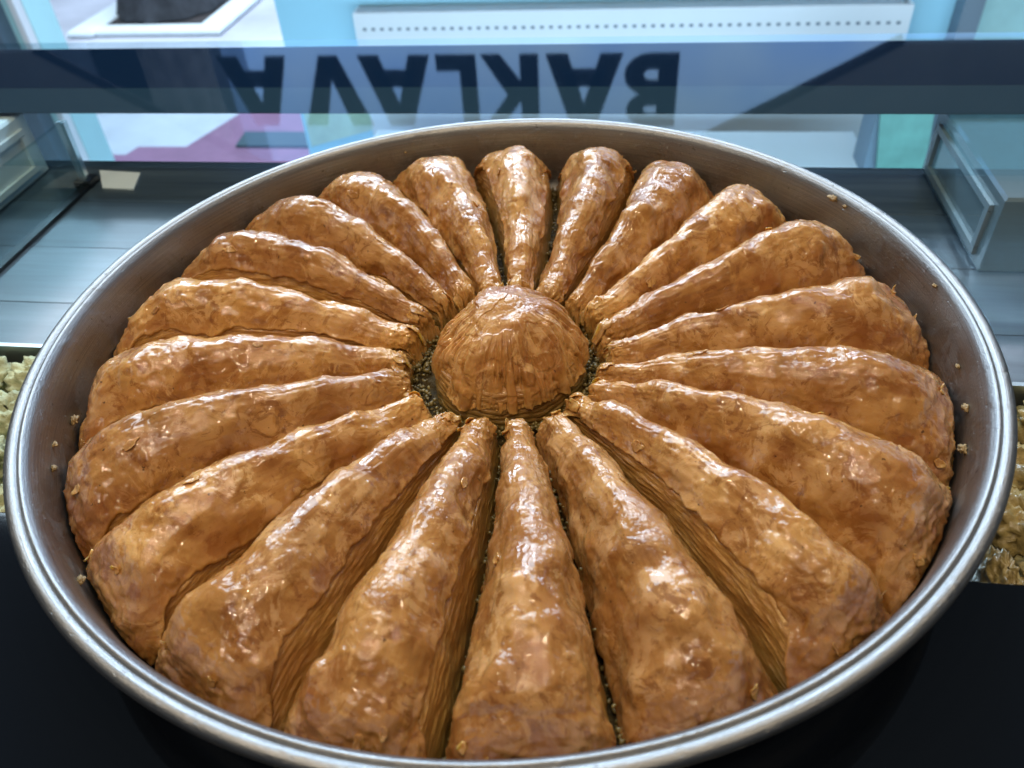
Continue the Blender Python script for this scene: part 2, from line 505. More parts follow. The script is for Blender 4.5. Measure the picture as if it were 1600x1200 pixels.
sg = empty('side_glass_panel', (-0.425, 0.1, -0.05))
props(sg, 'upright glass divider along the left side of the wooden deck', 'glass panel')
box('pane', -0.427, -0.423, -0.09, 0.30, -0.0495, 0.011, M['sideglass'], sg)
box('seam', -0.429, -0.421, -0.09, 0.30, -0.0499, -0.0465, M['trim'], sg)
cl = empty('corner_clip', (-0.428, 0.305, -0.05))
props(cl, 'small chrome corner clip at the far end of the left glass divider', 'clip')
prism_y('clip_plate', [(-0.431, -0.05), (-0.425, -0.05), (-0.423, 0.010), (-0.431, 0.010)], 0.3005, 0.306, M['clip'], cl)
box('clip_foot', -0.436, -0.42, 0.296, 0.312, -0.0498, -0.043, M['trim'], cl, b=0.001)

card = prism_z('white_card', [(-0.409, 0.296), (-0.378, 0.294), (-0.387, 0.325), (-0.430, 0.329)], -0.0495, -0.0483, M['card'])  # flat square in place of a lamp reflection on the planks
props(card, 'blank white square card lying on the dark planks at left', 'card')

# added boxes left and right of the deck, standing in for faint glass reflections
def low_box(name, x0, x1, y0, y1, z0, z1, label):
    r = empty(name, ((x0 + x1) / 2, (y0 + y1) / 2, z0)); props(r, label, 'box')
    box('body', x0, x1, y0, y1, z0, z1, M['boxwhite'], r, b=0.002)
    xs = x0 if x0 > 0 else x1
    s = -1 if x0 > 0 else 1
    for (za, zb, ya, yb) in ((z1 - 0.016, z1 - 0.011, y0 + 0.012, y1 - 0.012), (z0 + 0.008, z0 + 0.013, y0 + 0.012, y1 - 0.012),
                             (z0 + 0.0135, z1 - 0.0165, y0 + 0.012, y0 + 0.018), (z0 + 0.0135, z1 - 0.0165, y1 - 0.018, y1 - 0.012)):
        xa, xb = sorted((xs - 0.001 * s * -0, xs + s * 0.003))
        box('moulding', xa, xb, ya, yb, za, zb, M['boxline'], r)
    return r
low_box('white_display_box', 0.3005, 0.80, 0.194, 0.346, -0.0498, 0.0075, 'white lacquered box with grey mouldings right of the pan')
M['boxwhite'] = M['boxline'] = M['kerb']
low_box('white_corner_box', -0.80, -0.482, 0.225, 0.330, -0.0498, 0.0075, 'white lacquered box at the far left of the deck')

# trays with other pastries
def tray(x0, x1, y0, y1, label):
    r = empty('pastry_tray', ((x0 + x1) / 2, (y0 + y1) / 2, -0.0495)); props(r, label, 'tray')
    box('tray_base', x0, x1, y0, y1, -0.0495, -0.0475, M['traym'], r)
    box('tray_wall', x0, x1, y1 - 0.003, y1, -0.0473, -0.022, M['traym'], r)
    box('tray_wall', x0, x1, y0, y0 + 0.003, -0.0473, -0.030, M['traym'], r)
    box('tray_wall', x0, x0 + 0.003, y0 + 0.0031, y1 - 0.0031, -0.0473, -0.026, M['traym'], r)
    box('tray_wall', x1 - 0.003, x1, y0 + 0.0031, y1 - 0.0031, -0.0473, -0.026, M['traym'], r)
tray(-0.52, -0.212, -0.0985, 0.045, 'steel tray of pale pistachio pastries left of the pan')
tray(0.20, 0.52, -0.0975, 0.047, 'steel tray of browned pastries right of the pan')

def blob(name, c, rad, mat, seed, amp, nu=48, nv=28, fr=1.0):
    th = np.linspace(0, 2 * np.pi, nu, endpoint=False); ph = np.linspace(0.02, np.pi - 0.02, nv)
    T, Q = np.meshgrid(th, ph, indexing='ij')
    sg = lambda v, p: np.sign(v) * np.abs(v) ** p
    D = np.stack([sg(np.sin(Q), 0.8) * np.cos(T), sg(np.sin(Q), 0.8) * np.sin(T), sg(np.cos(Q), 0.8)], -1)
    N = fbm(D * 2.2 * fr + seed * 3.7, 4, 0.6)
    Pp = D * (1 + amp * N)[..., None] * np.array(rad) + np.array(c)
    Pp[..., 2] = np.maximum(Pp[..., 2], -0.0473)
    return link_mesh(name, Pp.reshape(-1, 3), grid_faces(nu, nv, wrap_u=True), mat, loc=(c[0], c[1], -0.0473))
k = 0
cols = ['outermost', 'middle', 'innermost']
rows = ['front', 'second', 'third', 'back']
for i, x in enumerate((-0.335, -0.290, -0.245)):
    for j, y in enumerate((-0.078, -0.045, -0.012, 0.021)):
        o = blob('pistachio_roll', (x, y, -0.034), (0.021, 0.0155, 0.0155), M['palep'], k, 0.32, fr=1.6)
        props(o, 'pale green pistachio pastry, %s column and %s row of the left tray' % (cols[i], rows[j]), 'pastry', 'pale pistachio pastries in the left tray')
        k += 1
for i, x in enumerate((0.321, 0.286, 0.249, 0.226)):
    for j, y in enumerate((-0.078, -0.043, -0.008, 0.024)):
        if i == 3 and j > 0: continue
        o = blob('browned_pastry', (x - (0.004 if j % 2 else 0), y, -0.034), (0.0165 if i < 3 else 0.006, 0.0160, 0.014), M['brownp'], k, 0.35, fr=1.3)
        props(o, 'browned pistachio pastry, %s column and %s row of the right tray' % ((cols + ['narrow innermost'])[i], rows[j]), 'pastry', 'browned pastries in the right tray')
        k += 1

# ------------------------------------------------------------------ beyond the case: shop front and street
g = box('pavement', -14, 12, 0.9, 14, -1.10, -1.0, M['pave'], loc=(0, 5, -1.1)); g['kind'] = 'structure'
sky = link_mesh('sky', [(-16, 13.5, -1.2), (16, 13.5, -1.2), (16, 13.5, 8), (-16, 13.5, 8), (-16, 13.8, -1.2), (16, 13.8, -1.2), (16, 13.8, 8), (-16, 13.8, 8)],
                [(0, 1, 2, 3), (7, 6, 5, 4), (0, 4, 5, 1), (3, 2, 6, 7), (0, 3, 7, 4), (1, 5, 6, 2)], M['sky'], smooth=False); sky['kind'] = 'structure'
fl = box('shop_floor', -3.0, 3.0, -1.6, 0.899, -1.10, -1.0, M['mat'], loc=(0, 0, -1.1)); fl['kind'] = 'structure'

carpet = prism_z('red_carpet', [(-1.98, 1.9), (-0.8, 1.9), (-0.8, 3.2), (-1.33, 3.2), (-1.59, 2.361), (-1.782, 2.359), (-1.80, 2.29), (-1.97, 2.29)], -0.998, -0.99, M['red'])
props(carpet, 'dull red carpet laid in steps on the paving outside', 'carpet')
mt = prism_z('door_mat', [(-1.387, 2.354), (-1.0, 2.354), (-1.0, 2.475), (-1.397, 2.475)], -0.989, -0.98, M['mat'])
props(mt, 'dark grey mat lying on the red carpet', 'mat')

planter = empty('tree_planter', (-2.35, 4.0, -1.0)); props(planter, 'square white kerb around the soil at the foot of the tree', 'planter')
box('kerb', -2.66, -1.98, 3.62, 3.72, -0.998, -0.965, M['kerb'], planter, b=0.01)
box('kerb', -2.12, -1.98, 3.722, 4.70, -0.998, -0.965, M['kerb'], planter, b=0.01)
box('kerb', -2.80, -2.66, 3.60, 4.70, -0.998, -0.965, M['kerb'], planter, b=0.01)
box('kerb', -2.658, -2.122, 4.60, 4.70, -0.998, -0.965, M['kerb'], planter, b=0.01)
box('soil', -2.658, -2.122, 3.722, 4.598, -0.998, -0.975, M['soil'], planter)
nu, nv = 72, 60
T, Z = np.meshgrid(np.linspace(0, 2 * np.pi, nu, endpoint=False), np.linspace(0, 1, nv) ** 1.5, indexing='ij')
rr = 0.17 + 0.10 * np.exp(-Z * 14) + 0.02 * np.abs(np.sin(T * 5 + 1.5 * np.sin(Z * 6))) + 0.01 * fbm(np.stack([np.cos(T) * 4, np.sin(T) * 4, Z * 6], -1), 3)
tp = np.stack([-2.42 + rr * np.cos(T) - 0.1 * Z, 4.02 + rr * np.sin(T), -0.967 + Z * 3.2], -1)
tree = empty('street_tree', (-2.44, 4.05, -0.967)); props(tree, 'dark furrowed tree trunk standing in the white planter', 'tree')
link_mesh('trunk', tp.reshape(-1, 3), grid_faces(nu, nv, wrap_u=True), M['bark'], tree)

wall = empty('shop_wall', (0, 1.7, -1.0)); wall['kind'] = 'structure'
box('wall_panel', -0.775, 0.7385, 1.60, 1.70, -1.0, 0.20, M['cyan'], wall)
box('wall_panel', 0.7795, 2.6, 1.60, 1.70, -1.0, 0.20, M['teal'], wall)
box('left_wall_panel', -2.6, -1.418, 1.60, 1.70, -1.0, 0.20, M['mint'], wall)
box('sill', -2.6, -1.418, 1.56, 1.70, 0.2005, 0.225, M['white'], wall)
box('sill', -0.775, 2.6, 1.56, 1.70, 0.2005, 0.225, M['white'], wall)
po = empty('wall_post', (0.76, 1.6, -1.0)); props(po, 'grey upright post dividing the cyan wall at right', 'post')
box('shaft', 0.739, 0.779, 1.55, 1.70, -1.0, 0.2, M['post'], po, b=0.004)
po = empty('door_jamb', (-1.5, 1.58, -1.0)); props(po, 'grey door jamb against the mint wall at left', 'door jamb')
box('shaft', -1.585, -1.475, 1.55, 1.599, -1.0, 0.2, M['post'], po, b=0.004)
box('stop', -1.436, -1.420, 1.57, 1.599, -1.0, 0.2, M['boxline'], po, b=0.002)

rad = empty('radiator', (0.03, 1.55, -0.66)); props(rad, 'long white convector radiator with a slotted top grille', 'radiator')
box('front_panel', -0.574, 0.641, 1.550, 1.558, -0.66, -0.279, M['white'], rad, b=0.002)
box('end_panel', -0.574, -0.566, 1.5585, 1.599, -0.66, -0.279, M['white'], rad)
box('end_panel', 0.633, 0.641, 1.5585, 1.599, -0.66, -0.279, M['white'], rad)
V = []; Fc = []
for k in range(150):
    x = -0.562 + k * 0.00792
    v, f = box_vf(x, x + 0.0042, 1.5590, 1.598, -0.284, -0.2785)
    Fc += [tuple(i + len(V) for i in q) for q in f]; V += v
g_ = link_mesh('top_grille', V, Fc, M['white'], rad, smooth=False); g_['kind'] = 'stuff'
box('grille_well', -0.5655, 0.6325, 1.5585, 1.5985, -0.60, -0.30, M['grille'], rad)
V = []; Fc = []
for k in range(58):
    x = -0.555 + k * 0.0205
    v, f = box_vf(x, x + 0.008, 1.5488, 1.5499, -0.318, -0.312)
    Fc += [tuple(i + len(V) for i in q) for q in f]; V += v
g_ = link_mesh('slot_row', V, Fc, M['grille'], rad, smooth=False); g_['kind'] = 'stuff'

poster = prism_y('window_poster', [(-0.76, -0.49), (-0.583, -0.49), (-0.577, -0.57), (-0.76, -0.62)], 1.585, 1.5985, M['yellow'])
props(poster, 'washed out yellow green poster at the left end of the cyan wall', 'poster')
leaf = prism_y('green_leaflet', [(0.541, -0.478), (0.629, -0.478), (0.611, -0.33), (0.516, -0.33)], 1.2, 1.21, M['green'])
props(leaf, 'mint green panel standing between the cyan wall and the white box', 'panel')
leg = box('panel_stand', 0.52, 0.62, 1.215, 1.3, -1.0, -0.34, M['post']); props(leg, 'grey block behind the mint green panel', 'block')
cab = box('pale_cabinet', -0.52, 0.545, 1.16, 1.42, -1.0, -0.497, M['white'], b=0.004); props(cab, 'low pale blue cabinet below the radiator', 'cabinet')

bl = empty('street_building', (-11, 12.0, -1.0)); props(bl, 'shaded building across the street, seen only as a dark patch in the glass shelf', 'building')
box('facade', -17, -6.4, 12.0, 12.8, -1.0, 9.0, M['facade'], bl)  # invented facade, put there to darken the reflected sky at left
box('cornice', -17, -6.3, 11.9, 11.999, 2.2, 2.5, M['trim'], bl)
for k in range(4):
    for z_ in (0.2, 3.4, 6.0):
        box('window', -8.6 - k * 2.4, -7.4 - k * 2.4, 11.93, 11.999, z_, z_ + 1.6, M['mat'], bl)

# window lettering, read from the street; seen only in the glass shelf
LET = empty('window_lettering', (-0.39, 1.6, 0.42))
props(LET, 'large black capitals spelling BAKLAVA on the shop window, mirrored in the glass shelf', 'lettering')
z0, z1 = 0.426, 0.602
def letter(polys, x0, x1):
    # unit box, u to the right as read from the street -> -x here
    V = []; F = []
    for poly in polys:
        b = len(V); n = len(poly)
        for yy in (1.596, 1.600):
            V += [(x1 - u * (x1 - x0), yy, z0 + w * (z1 - z0)) for u, w in poly]
        F += [tuple(b + i for i in range(n)), tuple(b + n + i for i in range(n - 1, -1, -1))]
        F += [(b + i, b + (i + 1) % n, b + n + (i + 1) % n, b + n + i) for i in range(n)]
    return link_mesh('letter', V, F, M['letter'], LET, smooth=False)
def A_(): return [[(0, 0), (0.29, 0), (0.60, 1), (0.33, 1)], [(0.71, 0), (1, 0), (0.67, 1), (0.4, 1)], [(0.20, 0.20), (0.80, 0.20), (0.72, 0.44), (0.28, 0.44)]]
def arc(cx, cz, rx, rz, a0, a1, n=10): return [(cx + rx * math.cos(math.radians(a0 + (a1 - a0) * i / n)), cz + rz * math.sin(math.radians(a0 + (a1 - a0) * i / n))) for i in range(n + 1)]
def bowl(cz, rz, rx):
    o = arc(0.52, cz, rx, rz, 90, -90); i = arc(0.50, cz, rx * 0.28, rz * 0.25, -90, 90)
    return [[(0.36, cz + rz)] + o[:11] + [(0.36, cz - rz), (0.36, cz - rz * 0.25)] + i + [(0.36, cz + rz * 0.25)]]
def B_(): return [[(0, 0), (0.37, 0), (0.37, 1), (0, 1)]] + bowl(0.285, 0.285, 0.48) + bowl(0.765, 0.235, 0.42)
def K_(): return [[(0, 0), (0.32, 0), (0.32, 1), (0, 1)], [(0.32, 0.36), (0.66, 0), (1.0, 0), (0.55, 0.56), (0.98, 1), (0.66, 1), (0.32, 0.64)]]
def L_(): return [[(0, 0), (1, 0), (1, 0.22), (0.42, 0.22), (0.42, 1), (0, 1)]]
def V_(): return [[(0.36, 0), (0.64, 0), (0.5, 0.33), (0.29, 1), (-0.04, 1)], [(0.36, 0), (0.64, 0), (1.04, 1), (0.71, 1), (0.5, 0.33)]]
letter(B_(), 0.046, 0.171)
letter(A_(), -0.140, 0.042)
letter(K_(), -0.296, -0.157)
letter(L_(), -0.405, -0.307)
letter(A_(), -0.598, -0.419)
letter(V_(), -0.755, -0.590)
letter(A_(), -0.958, -0.780)

# dark soffit panels framing the window above the lettering
def soffit(poly, label):
    r = empty('soffit_panel', (poly[0][0], 1.45, poly[0][1])); props(r, label, 'soffit')
    prism_y('board', poly, 1.455, 1.475, M['soffit'], r)
    for (a, b) in zip(poly[1:3], poly[2:4]):
        d = Vector((b[0] - a[0], b[1] - a[1])); n_ = Vector((d.y, -d.x)).normalized() * 0.022
        if r.location.x > 0: n_ = -n_
        prism_y('edge_trim', [a, b, (b[0] + n_.x, b[1] + n_.y), (a[0] + n_.x, a[1] + n_.y)], 1.448, 1.4545, M['trim'], r)
soffit([(-3.2, 0.354), (-1.332, 0.361), (-1.116, 0.489), (-0.814, 0.667), (-0.5, 0.84), (-3.2, 0.84)][::1], 'dark sloping soffit panel with black trim over the left of the window')
soffit([(3.2, 0.354), (0.611, 0.360), (0.387, 0.489), (0.093, 0.654), (-0.2, 0.84), (3.2, 0.84)], 'dark sloping soffit panel with black trim over the right of the window')

# ------------------------------------------------------------------ the pan
pan = empty('baking_pan', (0, 0, 0.0005)); props(pan, 'large round aluminium pan with a rolled rim holding the pastry', 'pan')
def crom(pts, sub=6):
    pts = np.array(pts, float); out = []
    for i in range(len(pts) - 1):
        p0, p1, p2, p3 = pts[max(i - 1, 0)], pts[i], pts[i + 1], pts[min(i + 2, len(pts) - 1)]
        for s in range(sub):
            u = s / sub
            out.append(0.5 * ((2 * p1) + (-p0 + p2) * u + (2 * p0 - 5 * p1 + 4 * p2 - p3) * u * u + (-p0 + 3 * p1 - 3 * p2 + p3) * u ** 3))
    out.append(pts[-1]); return np.array(out)
wallp = crom([(0.0, 0.003), (0.10, 0.003), (0.190, 0.003), (0.200, 0.0042), (0.2055, 0.0095), (0.2070, 0.019), (0.2080, 0.031), (0.2090, 0.0410), (0.2104, 0.0470), (0.2120, 0.0497), (0.2133, 0.0505), (0.2146, 0.0496)], 7)
outp = crom([(0.2130, 0.0470), (0.2105, 0.0440), (0.2095, 0.036), (0.2085, 0.022), (0.2068, 0.010), (0.200, 0.002), (0.184, 0.0008), (0.1, 0.0006), (0.0, 0.0006)], 6)
def lathe(name, prof, mat, parent, nseg=384, stain=None, dent=0.0):
    T = np.linspace(0, 2 * np.pi, nseg, endpoint=False)
    R = prof[:, 0][None] * (1 + dent * pnoise(np.stack([np.cos(T) * 2.2, np.sin(T) * 2.2, T * 0], -1)))[:, None]
    P_ = np.stack([R * np.cos(T)[:, None], R * np.sin(T)[:, None], np.repeat(prof[:, 1][None], nseg, 0) + dent * 0.12 * pnoise(np.stack([np.cos(T) * 1.7 + 9, np.sin(T) * 1.7, T * 0], -1))[:, None] * sstep(0.0, 0.05, prof[:, 1])[None]], -1)
    sl = np.concatenate([[0], np.cumsum(np.linalg.norm(np.diff(prof, axis=0), axis=1))])
    # symmetrical angle coordinate so the brushing has no seam
    ang = np.repeat(np.abs(T - np.pi)[:, None], len(prof), 1)
    at = dict(ang=ang, pro=np.repeat(sl[None], nseg, 0), stain=np.repeat((stain(prof) if stain else np.zeros(len(prof)))[None], nseg, 0))
    return link_mesh(name, P_.reshape(-1, 3), grid_faces(nseg, len(prof), wrap_u=True), mat, parent, attrs=at)
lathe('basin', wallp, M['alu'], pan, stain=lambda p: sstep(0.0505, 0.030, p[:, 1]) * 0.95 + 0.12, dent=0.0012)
lathe('outer_wall', outp, M['alu'], pan, dent=0.0012)
bt = np.radians(np.linspace(195, -165, 37))
bead = np.stack([0.2170 + 0.0031 * np.cos(bt), 0.0476 + 0.0031 * np.sin(bt)], -1)
lathe('rolled_rim', bead, M['alu'], pan, stain=lambda p: np.full(len(p), 0.10), dent=0.0012)
# syrupy bed that the slices stand in
T, R = np.meshgrid(np.linspace(0, 2 * np.pi, 240, endpoint=False), np.linspace(0.001, 0.202, 90), indexing='ij')
P_ = np.stack([R * np.cos(T), R * np.sin(T), 0 * R], -1)
P_[..., 2] = 0.0062 + 0.0016 * fbm(P_ * 130, 3)
bed = link_mesh('syrup_bed', P_.reshape(-1, 3), grid_faces(240, 90, wrap_u=True), M['syrup'], loc=(0, 0, 0.004))
props(bed, 'dark syrup with crumbs soaking the floor of the pan between the slices', 'syrup', kind='stuff')

# ------------------------------------------------------------------ the 21 slices
# boundary azimuths clockwise, (outer, inner); slice i lies between boundary i and i+1
BO = [88, 71.5, 54.5, 37.5, 20, 1, -20, -38.5, -55, -71.5, -88.5, -104, -121.5, -138.5, -156, -174, -190, -206, -222, -238.5, -255.5, -272]
BI = [80, 62, 45, 28.5, 11.5, -5, -20, -35, -51, -67, -84, -103, -121, -139, -158, -179, -200, -217, -233, -248, -263.5, -280]
# slice k is bounded ccw by BO[k-1], cw by BO[k];   slice index 0 is the first one clockwise of azimuth 88 (second of the list)
NAMES = [
 'first slice right of the topmost one, with a white sheen on its crest',
 'second slice right of the topmost one, slim with a smooth round end',
 'third slice right of the topmost one, in the upper right of the pan',
 'bulky upper right slice with a lumpy crest below the crumb on the rim',
 'slice pointing right and slightly up, with a low dark underside',
 'broad slice pointing straight right of the dome with a cracked flank',
 'long smooth slice pointing to the lower right, with a dimple near its outer end',
 'lower right slice whose pale layered side shows towards the middle front',
 'slice just right of the front middle one, narrow with an orange flank',
 'front middle slice pointing straight at the viewer',
 'slice just left of the front middle, with bright window glints on its crest',
 'second slice left of the front middle, with a torn flake on its top',
 'ragged slice, third to the left of the front middle one',
 'lower left slice with a swollen smooth outer end',
 'left slice whose outer end has a ragged edge beside loose crumbs',
 'slice pointing straight left, with fine stripes of layers on its side',
 'slice at left with a dark speck on its flank and a pale torn corner',
 'upper left slice with a narrow white line of light along its crest',
 'upper left slice with a rounded reddish end just inside the rim',
 'slender slice second to the left of the topmost one',
 'first slice left of the topmost one, with a greenish cut side',
 'topmost slice directly behind the dome'][:22]
# crust reach down each side (ccw, cw), 1 = to the floor
REACH = [(0.62, .50), (.78, .72), (.75, .80), (.62, .85), (.62, .80), (.66, .74), (.80, .93), (.84, .50), (.62, .90), (.60, .93), (.52, .90), (.50, .88), (.56, .86), (.72, .82), (.66, .80), (.60, .80), (.56, .8), (.66, .74), (.80, .70), (.76, .62), (.60, .56)]
HF =    [1.02, 1.0, 1.0, 1.06, 1.0, 1.02, 1.06, 1.03, 1.0, 1.0, 0.98, 0.98, 1.0, 1.02, 0.98, 1.0, 1.04, 1.02, 1.0, 0.98, 1.0]
SHIFT = [-.1, .05, .1, .15, .1, .05, .15, .15, .05, -.05, -.2, -.25, -.2, -.15, -.1, -.15, -.15, -.1, 0, .05, .05]
R0, R1 = 0.048, 0.2078
FLOOR = 0.0055

class Slice:
    def __init__(s, k):
        s.k = k
        rs = np.random.RandomState(100 + k)
        s.seed = rs.uniform(0, 60, 3)
        s.bo = (BO[k], BO[k + 1]); s.bi = (BI[k], BI[k + 1])
        s.hf = HF[k % 21] * rs.uniform(0.985, 1.015)
        s.shift = SHIFT[k % 21] + rs.uniform(-0.05, 0.05)
        s.r0 = R0 + rs.uniform(-0.0015, 0.0025); s.r1 = R1 + rs.uniform(-0.001, 0.001)
        s.ex = rs.uniform(2.1, 2.7)
        s.pinch = rs.uniform(0.062, 0.075)
    def height(s, r):
        h = np.interp(r, [0.045, 0.056, 0.07, 0.09, 0.115, 0.14, 0.168, 0.19, 0.214], [0.0190, 0.0235, 0.0285, 0.0345, 0.0405, 0.0440, 0.0448, 0.0430, 0.041])
        h = h * s.hf * (1 + 0.055 * pnoise(np.stack([r * 42 + s.seed[0], 0 * r + s.seed[1], 0 * r], -1)))
        # pinched waist near the tip
        h = h * (1 - 0.04 * np.exp(-((r - s.pinch) / 0.006) ** 2))
        ra = 0.156
        q = np.clip((r - ra) / (s.r1 - ra), 0, 1)
        h = h * (1 - q ** 3.0) ** 0.50
        e = np.clip((r - s.r0) / 0.0035, 0, 1)
        return FLOOR + (h) * (0.10 + 0.90 * np.sqrt(1 - (1 - e) ** 2))
    def surf(s, r, q, off=0.0):
        """q in [-1,1] across (cw .. ccw), returns world points without relief"""
        f = (r - 0.047) / (0.2 - 0.047)
        a0 = s.bi[0] + (s.bo[0] - s.bi[0]) * f; a1 = s.bi[1] + (s.bo[1] - s.bi[1]) * f
        am = np.radians((a0 + a1) / 2); hw = np.radians((a0 - a1) / 2) * r - 0.0003
        hw = hw * (1 - 0.06 * sstep(0.192, 0.209, r))
        th = np.abs(q) * np.pi / 2
        ex = np.interp(r, [0.05, 0.08, 0.12, 0.16, 0.20], [2.4, 2.15, 1.98, 2.08, s.ex])
        X = np.sin(th) ** (2 / ex) ; Zc = np.clip(np.cos(th), 0, 1) ** (2 / ex)
        X = X * (0.985 + 0.015 * (1 - Zc))
        H = s.height(r) - FLOOR
        lat = np.sign(q) * X * (hw - off) + s.shift * hw * Zc ** 1.2 * 0.75
        lat = lat + 0.09 * hw * pnoise(np.stack([r * 34 + s.seed[2], 0 * r, 0 * r + 5], -1)) * Zc
        z = FLOOR - 0.002 + (H + 0.002 - off) * Zc
        ca, sa = np.cos(am), np.sin(am)
        return np.stack([r * ca - lat * sa, r * sa + lat * ca, z], -1)

def normals(P_):
    du = np.gradient(P_, axis=0); dv = np.gradient(P_, axis=1)
    n = np.cross(du, dv); n /= np.linalg.norm(n, axis=-1, keepdims=True) + 1e-12
    return n

def rsamples(s, n):
    t_ = np.linspace(0, 1, n)
    # denser at both ends
    t_ = t_ + 0.10 * np.sin(2 * np.pi * t_) * -1 * 0.8
    return s.r0 + (s.r1 - s.r0) * np.clip(t_, 0, 1)

def relief(P_, s, along, q, amp=1.0):
    sd = s.seed if hasattr(s, 'seed') else s
    big = fbm(P_ * 48 + sd, 2, 0.45)
    n2 = fbm(P_ * 150 + sd + 9, 3, 0.55)
    ridge = 1 - np.abs(fbm(P_ * 95 + sd + 21, 2, 0.5)) * 2.6
    wr = fbm(np.stack([along * 34 + sd[0], q * 9 + sd[1], along * 0], -1), 3, 0.6)
    bl = sstep(0.25, 0.75, pnoise(P_ * 60 + sd + 40))
    return amp * (0.0022 * big + 0.00005 * n2 + 0.00040 * np.clip(ridge, 0, 1) ** 4 + 0.0003 * wr + 0.0013 * bl)

def keep_in_pan(P_):
    """pastry stops at the pan wall"""
    R = np.hypot(P_[..., 0], P_[..., 1])
    lim = np.interp(P_[..., 2], [0.0, 0.0042, 0.0095, 0.019, 0.031, 0.041, 0.06], [0.1985, 0.1990, 0.2046, 0.2062, 0.2072, 0.2082, 0.2100])
    k = np.minimum(1.0, lim / R)
    P_[..., 0] *= k; P_[..., 1] *= k
    P_[..., 2] = np.maximum(P_[..., 2], 0.0042)
    return P_

def make_slice(k, label):
    s = Slice(k)
    rm = 0.13
    am = math.radians((s.bo[0] + s.bo[1] + s.bi[0] + s.bi[1]) / 4)
    root = empty('baklava_slice', (rm * math.cos(am), rm * math.sin(am), 0.004))
    props(root, label, 'baklava', 'long baklava slices set in a ring')
    rc, rw = REACH[k % 21]; rc = min(0.95, rc + (0.07 if k < 13 else -0.03)); rw = min(0.95, rw + 0.04)
    # --- crust: q runs from -rw to +rc
    nu, nv = 230, 84
    r = rsamples(s, nu)
    v = np.linspace(0, 1, nv)
    # the edge rows are dense and tucked in
    lo = -(rw + 0.03 * fbm(np.stack([r * 70, r * 0 + s.seed[0], r * 0], -1), 4, 0.7))
    hi = (rc + 0.035 * fbm(np.stack([r * 70, r * 0 + s.seed[1] + 7, r * 0], -1), 4, 0.7) + 0.09 * pnoise(np.stack([r * 22, r * 0 + s.seed[2], r * 0], -1)))
    endc = sstep(0.184, 0.203, r)                 # the crust wraps round the outer end
    lo = np.clip(lo - 0.3 * endc, -0.985, -0.25); hi = np.clip(hi + 0.25 * endc, 0.25, 0.985)
    rC, loC, hiC = r, lo, hi
    Rg = np.repeat(r[:, None], nv, 1)
    Q = lo[:, None] + (hi - lo)[:, None] * v[None]
    P_ = s.surf(Rg, Q)
    N = normals(P_)
    al = Rg
    d = relief(P_, s, al, Q)
    ev = np.minimum(v, 1 - v)[None] * np.ones_like(Rg)
    tuck = sstep(0.022, 0.0, ev)
    lift = 0.0006 * np.exp(-((ev - 0.03) / 0.02) ** 2) * (0.6 + pnoise(P_ * 120 + 3))
    endt = sstep(s.r0 + 0.004, s.r0, Rg)
    # flaky terraces on the outer end and along borders
    ter = fbm(P_ * 110 + s.seed + 77, 3, 0.6)
    stp = np.floor(ter * 5) / 5
    fl = (sstep(0.174, 0.200, Rg) * 0.8 + sstep(0.12, 0.04, ev) * 0.5 + sstep(0.075, 0.055, Rg) * 0.9)
    d = d + 0.0007 * stp * np.clip(fl, 0, 1)
    d = d + (0.0014 * sstep(0.064, 0.050, Rg) + 0.0010 * sstep(0.195, 0.206, Rg)) * fbm(P_ * 240 + s.seed + 5, 3, 0.6)
    tf = sstep(0.20, 0.225, fbm(P_ * 52 + s.seed + 31, 4, 0.55)) * 0.0004      # one extra torn sheet on top
    d = d + tf
    P_ = P_ + N * (d + lift - 0.0042 * tuck - 0.001 * endt)[..., None]
    P_ = keep_in_pan(P_)
    toast = np.clip(0.55 * sstep(0.15, 0.6, ev / 0.5) * 0 + 0.5 * sstep(-0.1, 0.55, fbm(P_ * 40 + s.seed, 3)) + 0.45 * sstep(0.165, 0.19, Rg) * (0.5 + pnoise(P_ * 60)) + 0.6 * np.exp(-((np.abs(Q) - 0.55) / 0.16) ** 2) * sstep(-0.2, 0.4, pnoise(P_ * 50 + 11)), 0, 1)
    edge = np.clip(sstep(0.06, 0.0, ev) * 0.7 + sstep(0.065, 0.052, Rg) * 0.6 + tf / 0.0004 * 0.35, 0, 1)
    link_mesh('crust', P_.reshape(-1, 3), grid_faces(nu, nv, flip=False), M['crust'], root,
              attrs=dict(along=Rg + s.seed[0], lat=Q, toast=toast, edge=edge))
    # --- layered body: dense rows on both flanks
    nu2 = 200
    r = rsamples(s, nu2)
    qv = np.concatenate([-np.linspace(1.0, 0.30, 62), np.linspace(-0.2, 0.2, 5), np.linspace(0.30, 1.0, 62)])
    nv2 = len(qv)
    Rg = np.repeat(r[:, None], nv2, 1); Q = np.repeat(qv[None], nu2, 0)
    lob = np.interp(r, rC, loC)[:, None]; hib = np.interp(r, rC, hiC)[:, None]
    ins = sstep(0.02, 0.09, Q - lob) * sstep(0.02, 0.09, hib - Q)
    P0 = s.surf(Rg, Q, 0.0010 + 0.0034 * ins)
    N = normals(P0)
    H = s.height(r)[:, None]
    hgt = np.clip((P0[..., 2] - FLOOR) / 0.040, 0, 1)
    lay = P0[..., 2] / (H + 0.004)
    wob = 0.35 * fbm(np.stack([Rg * 24 + s.seed[0], lay * 2, Q * 2], -1), 2)
    ph = lay * 24 + wob * 2.2
    saw = (ph - np.floor(ph))
    idx = np.floor(ph)
    rnd = pnoise(np.stack([Rg * 110, idx * 3.71 + s.seed[1], Q * 0.01 + 2], -1))
    saw2 = sstep(0.0, 0.25, saw) * sstep(1.0, 0.72, saw)
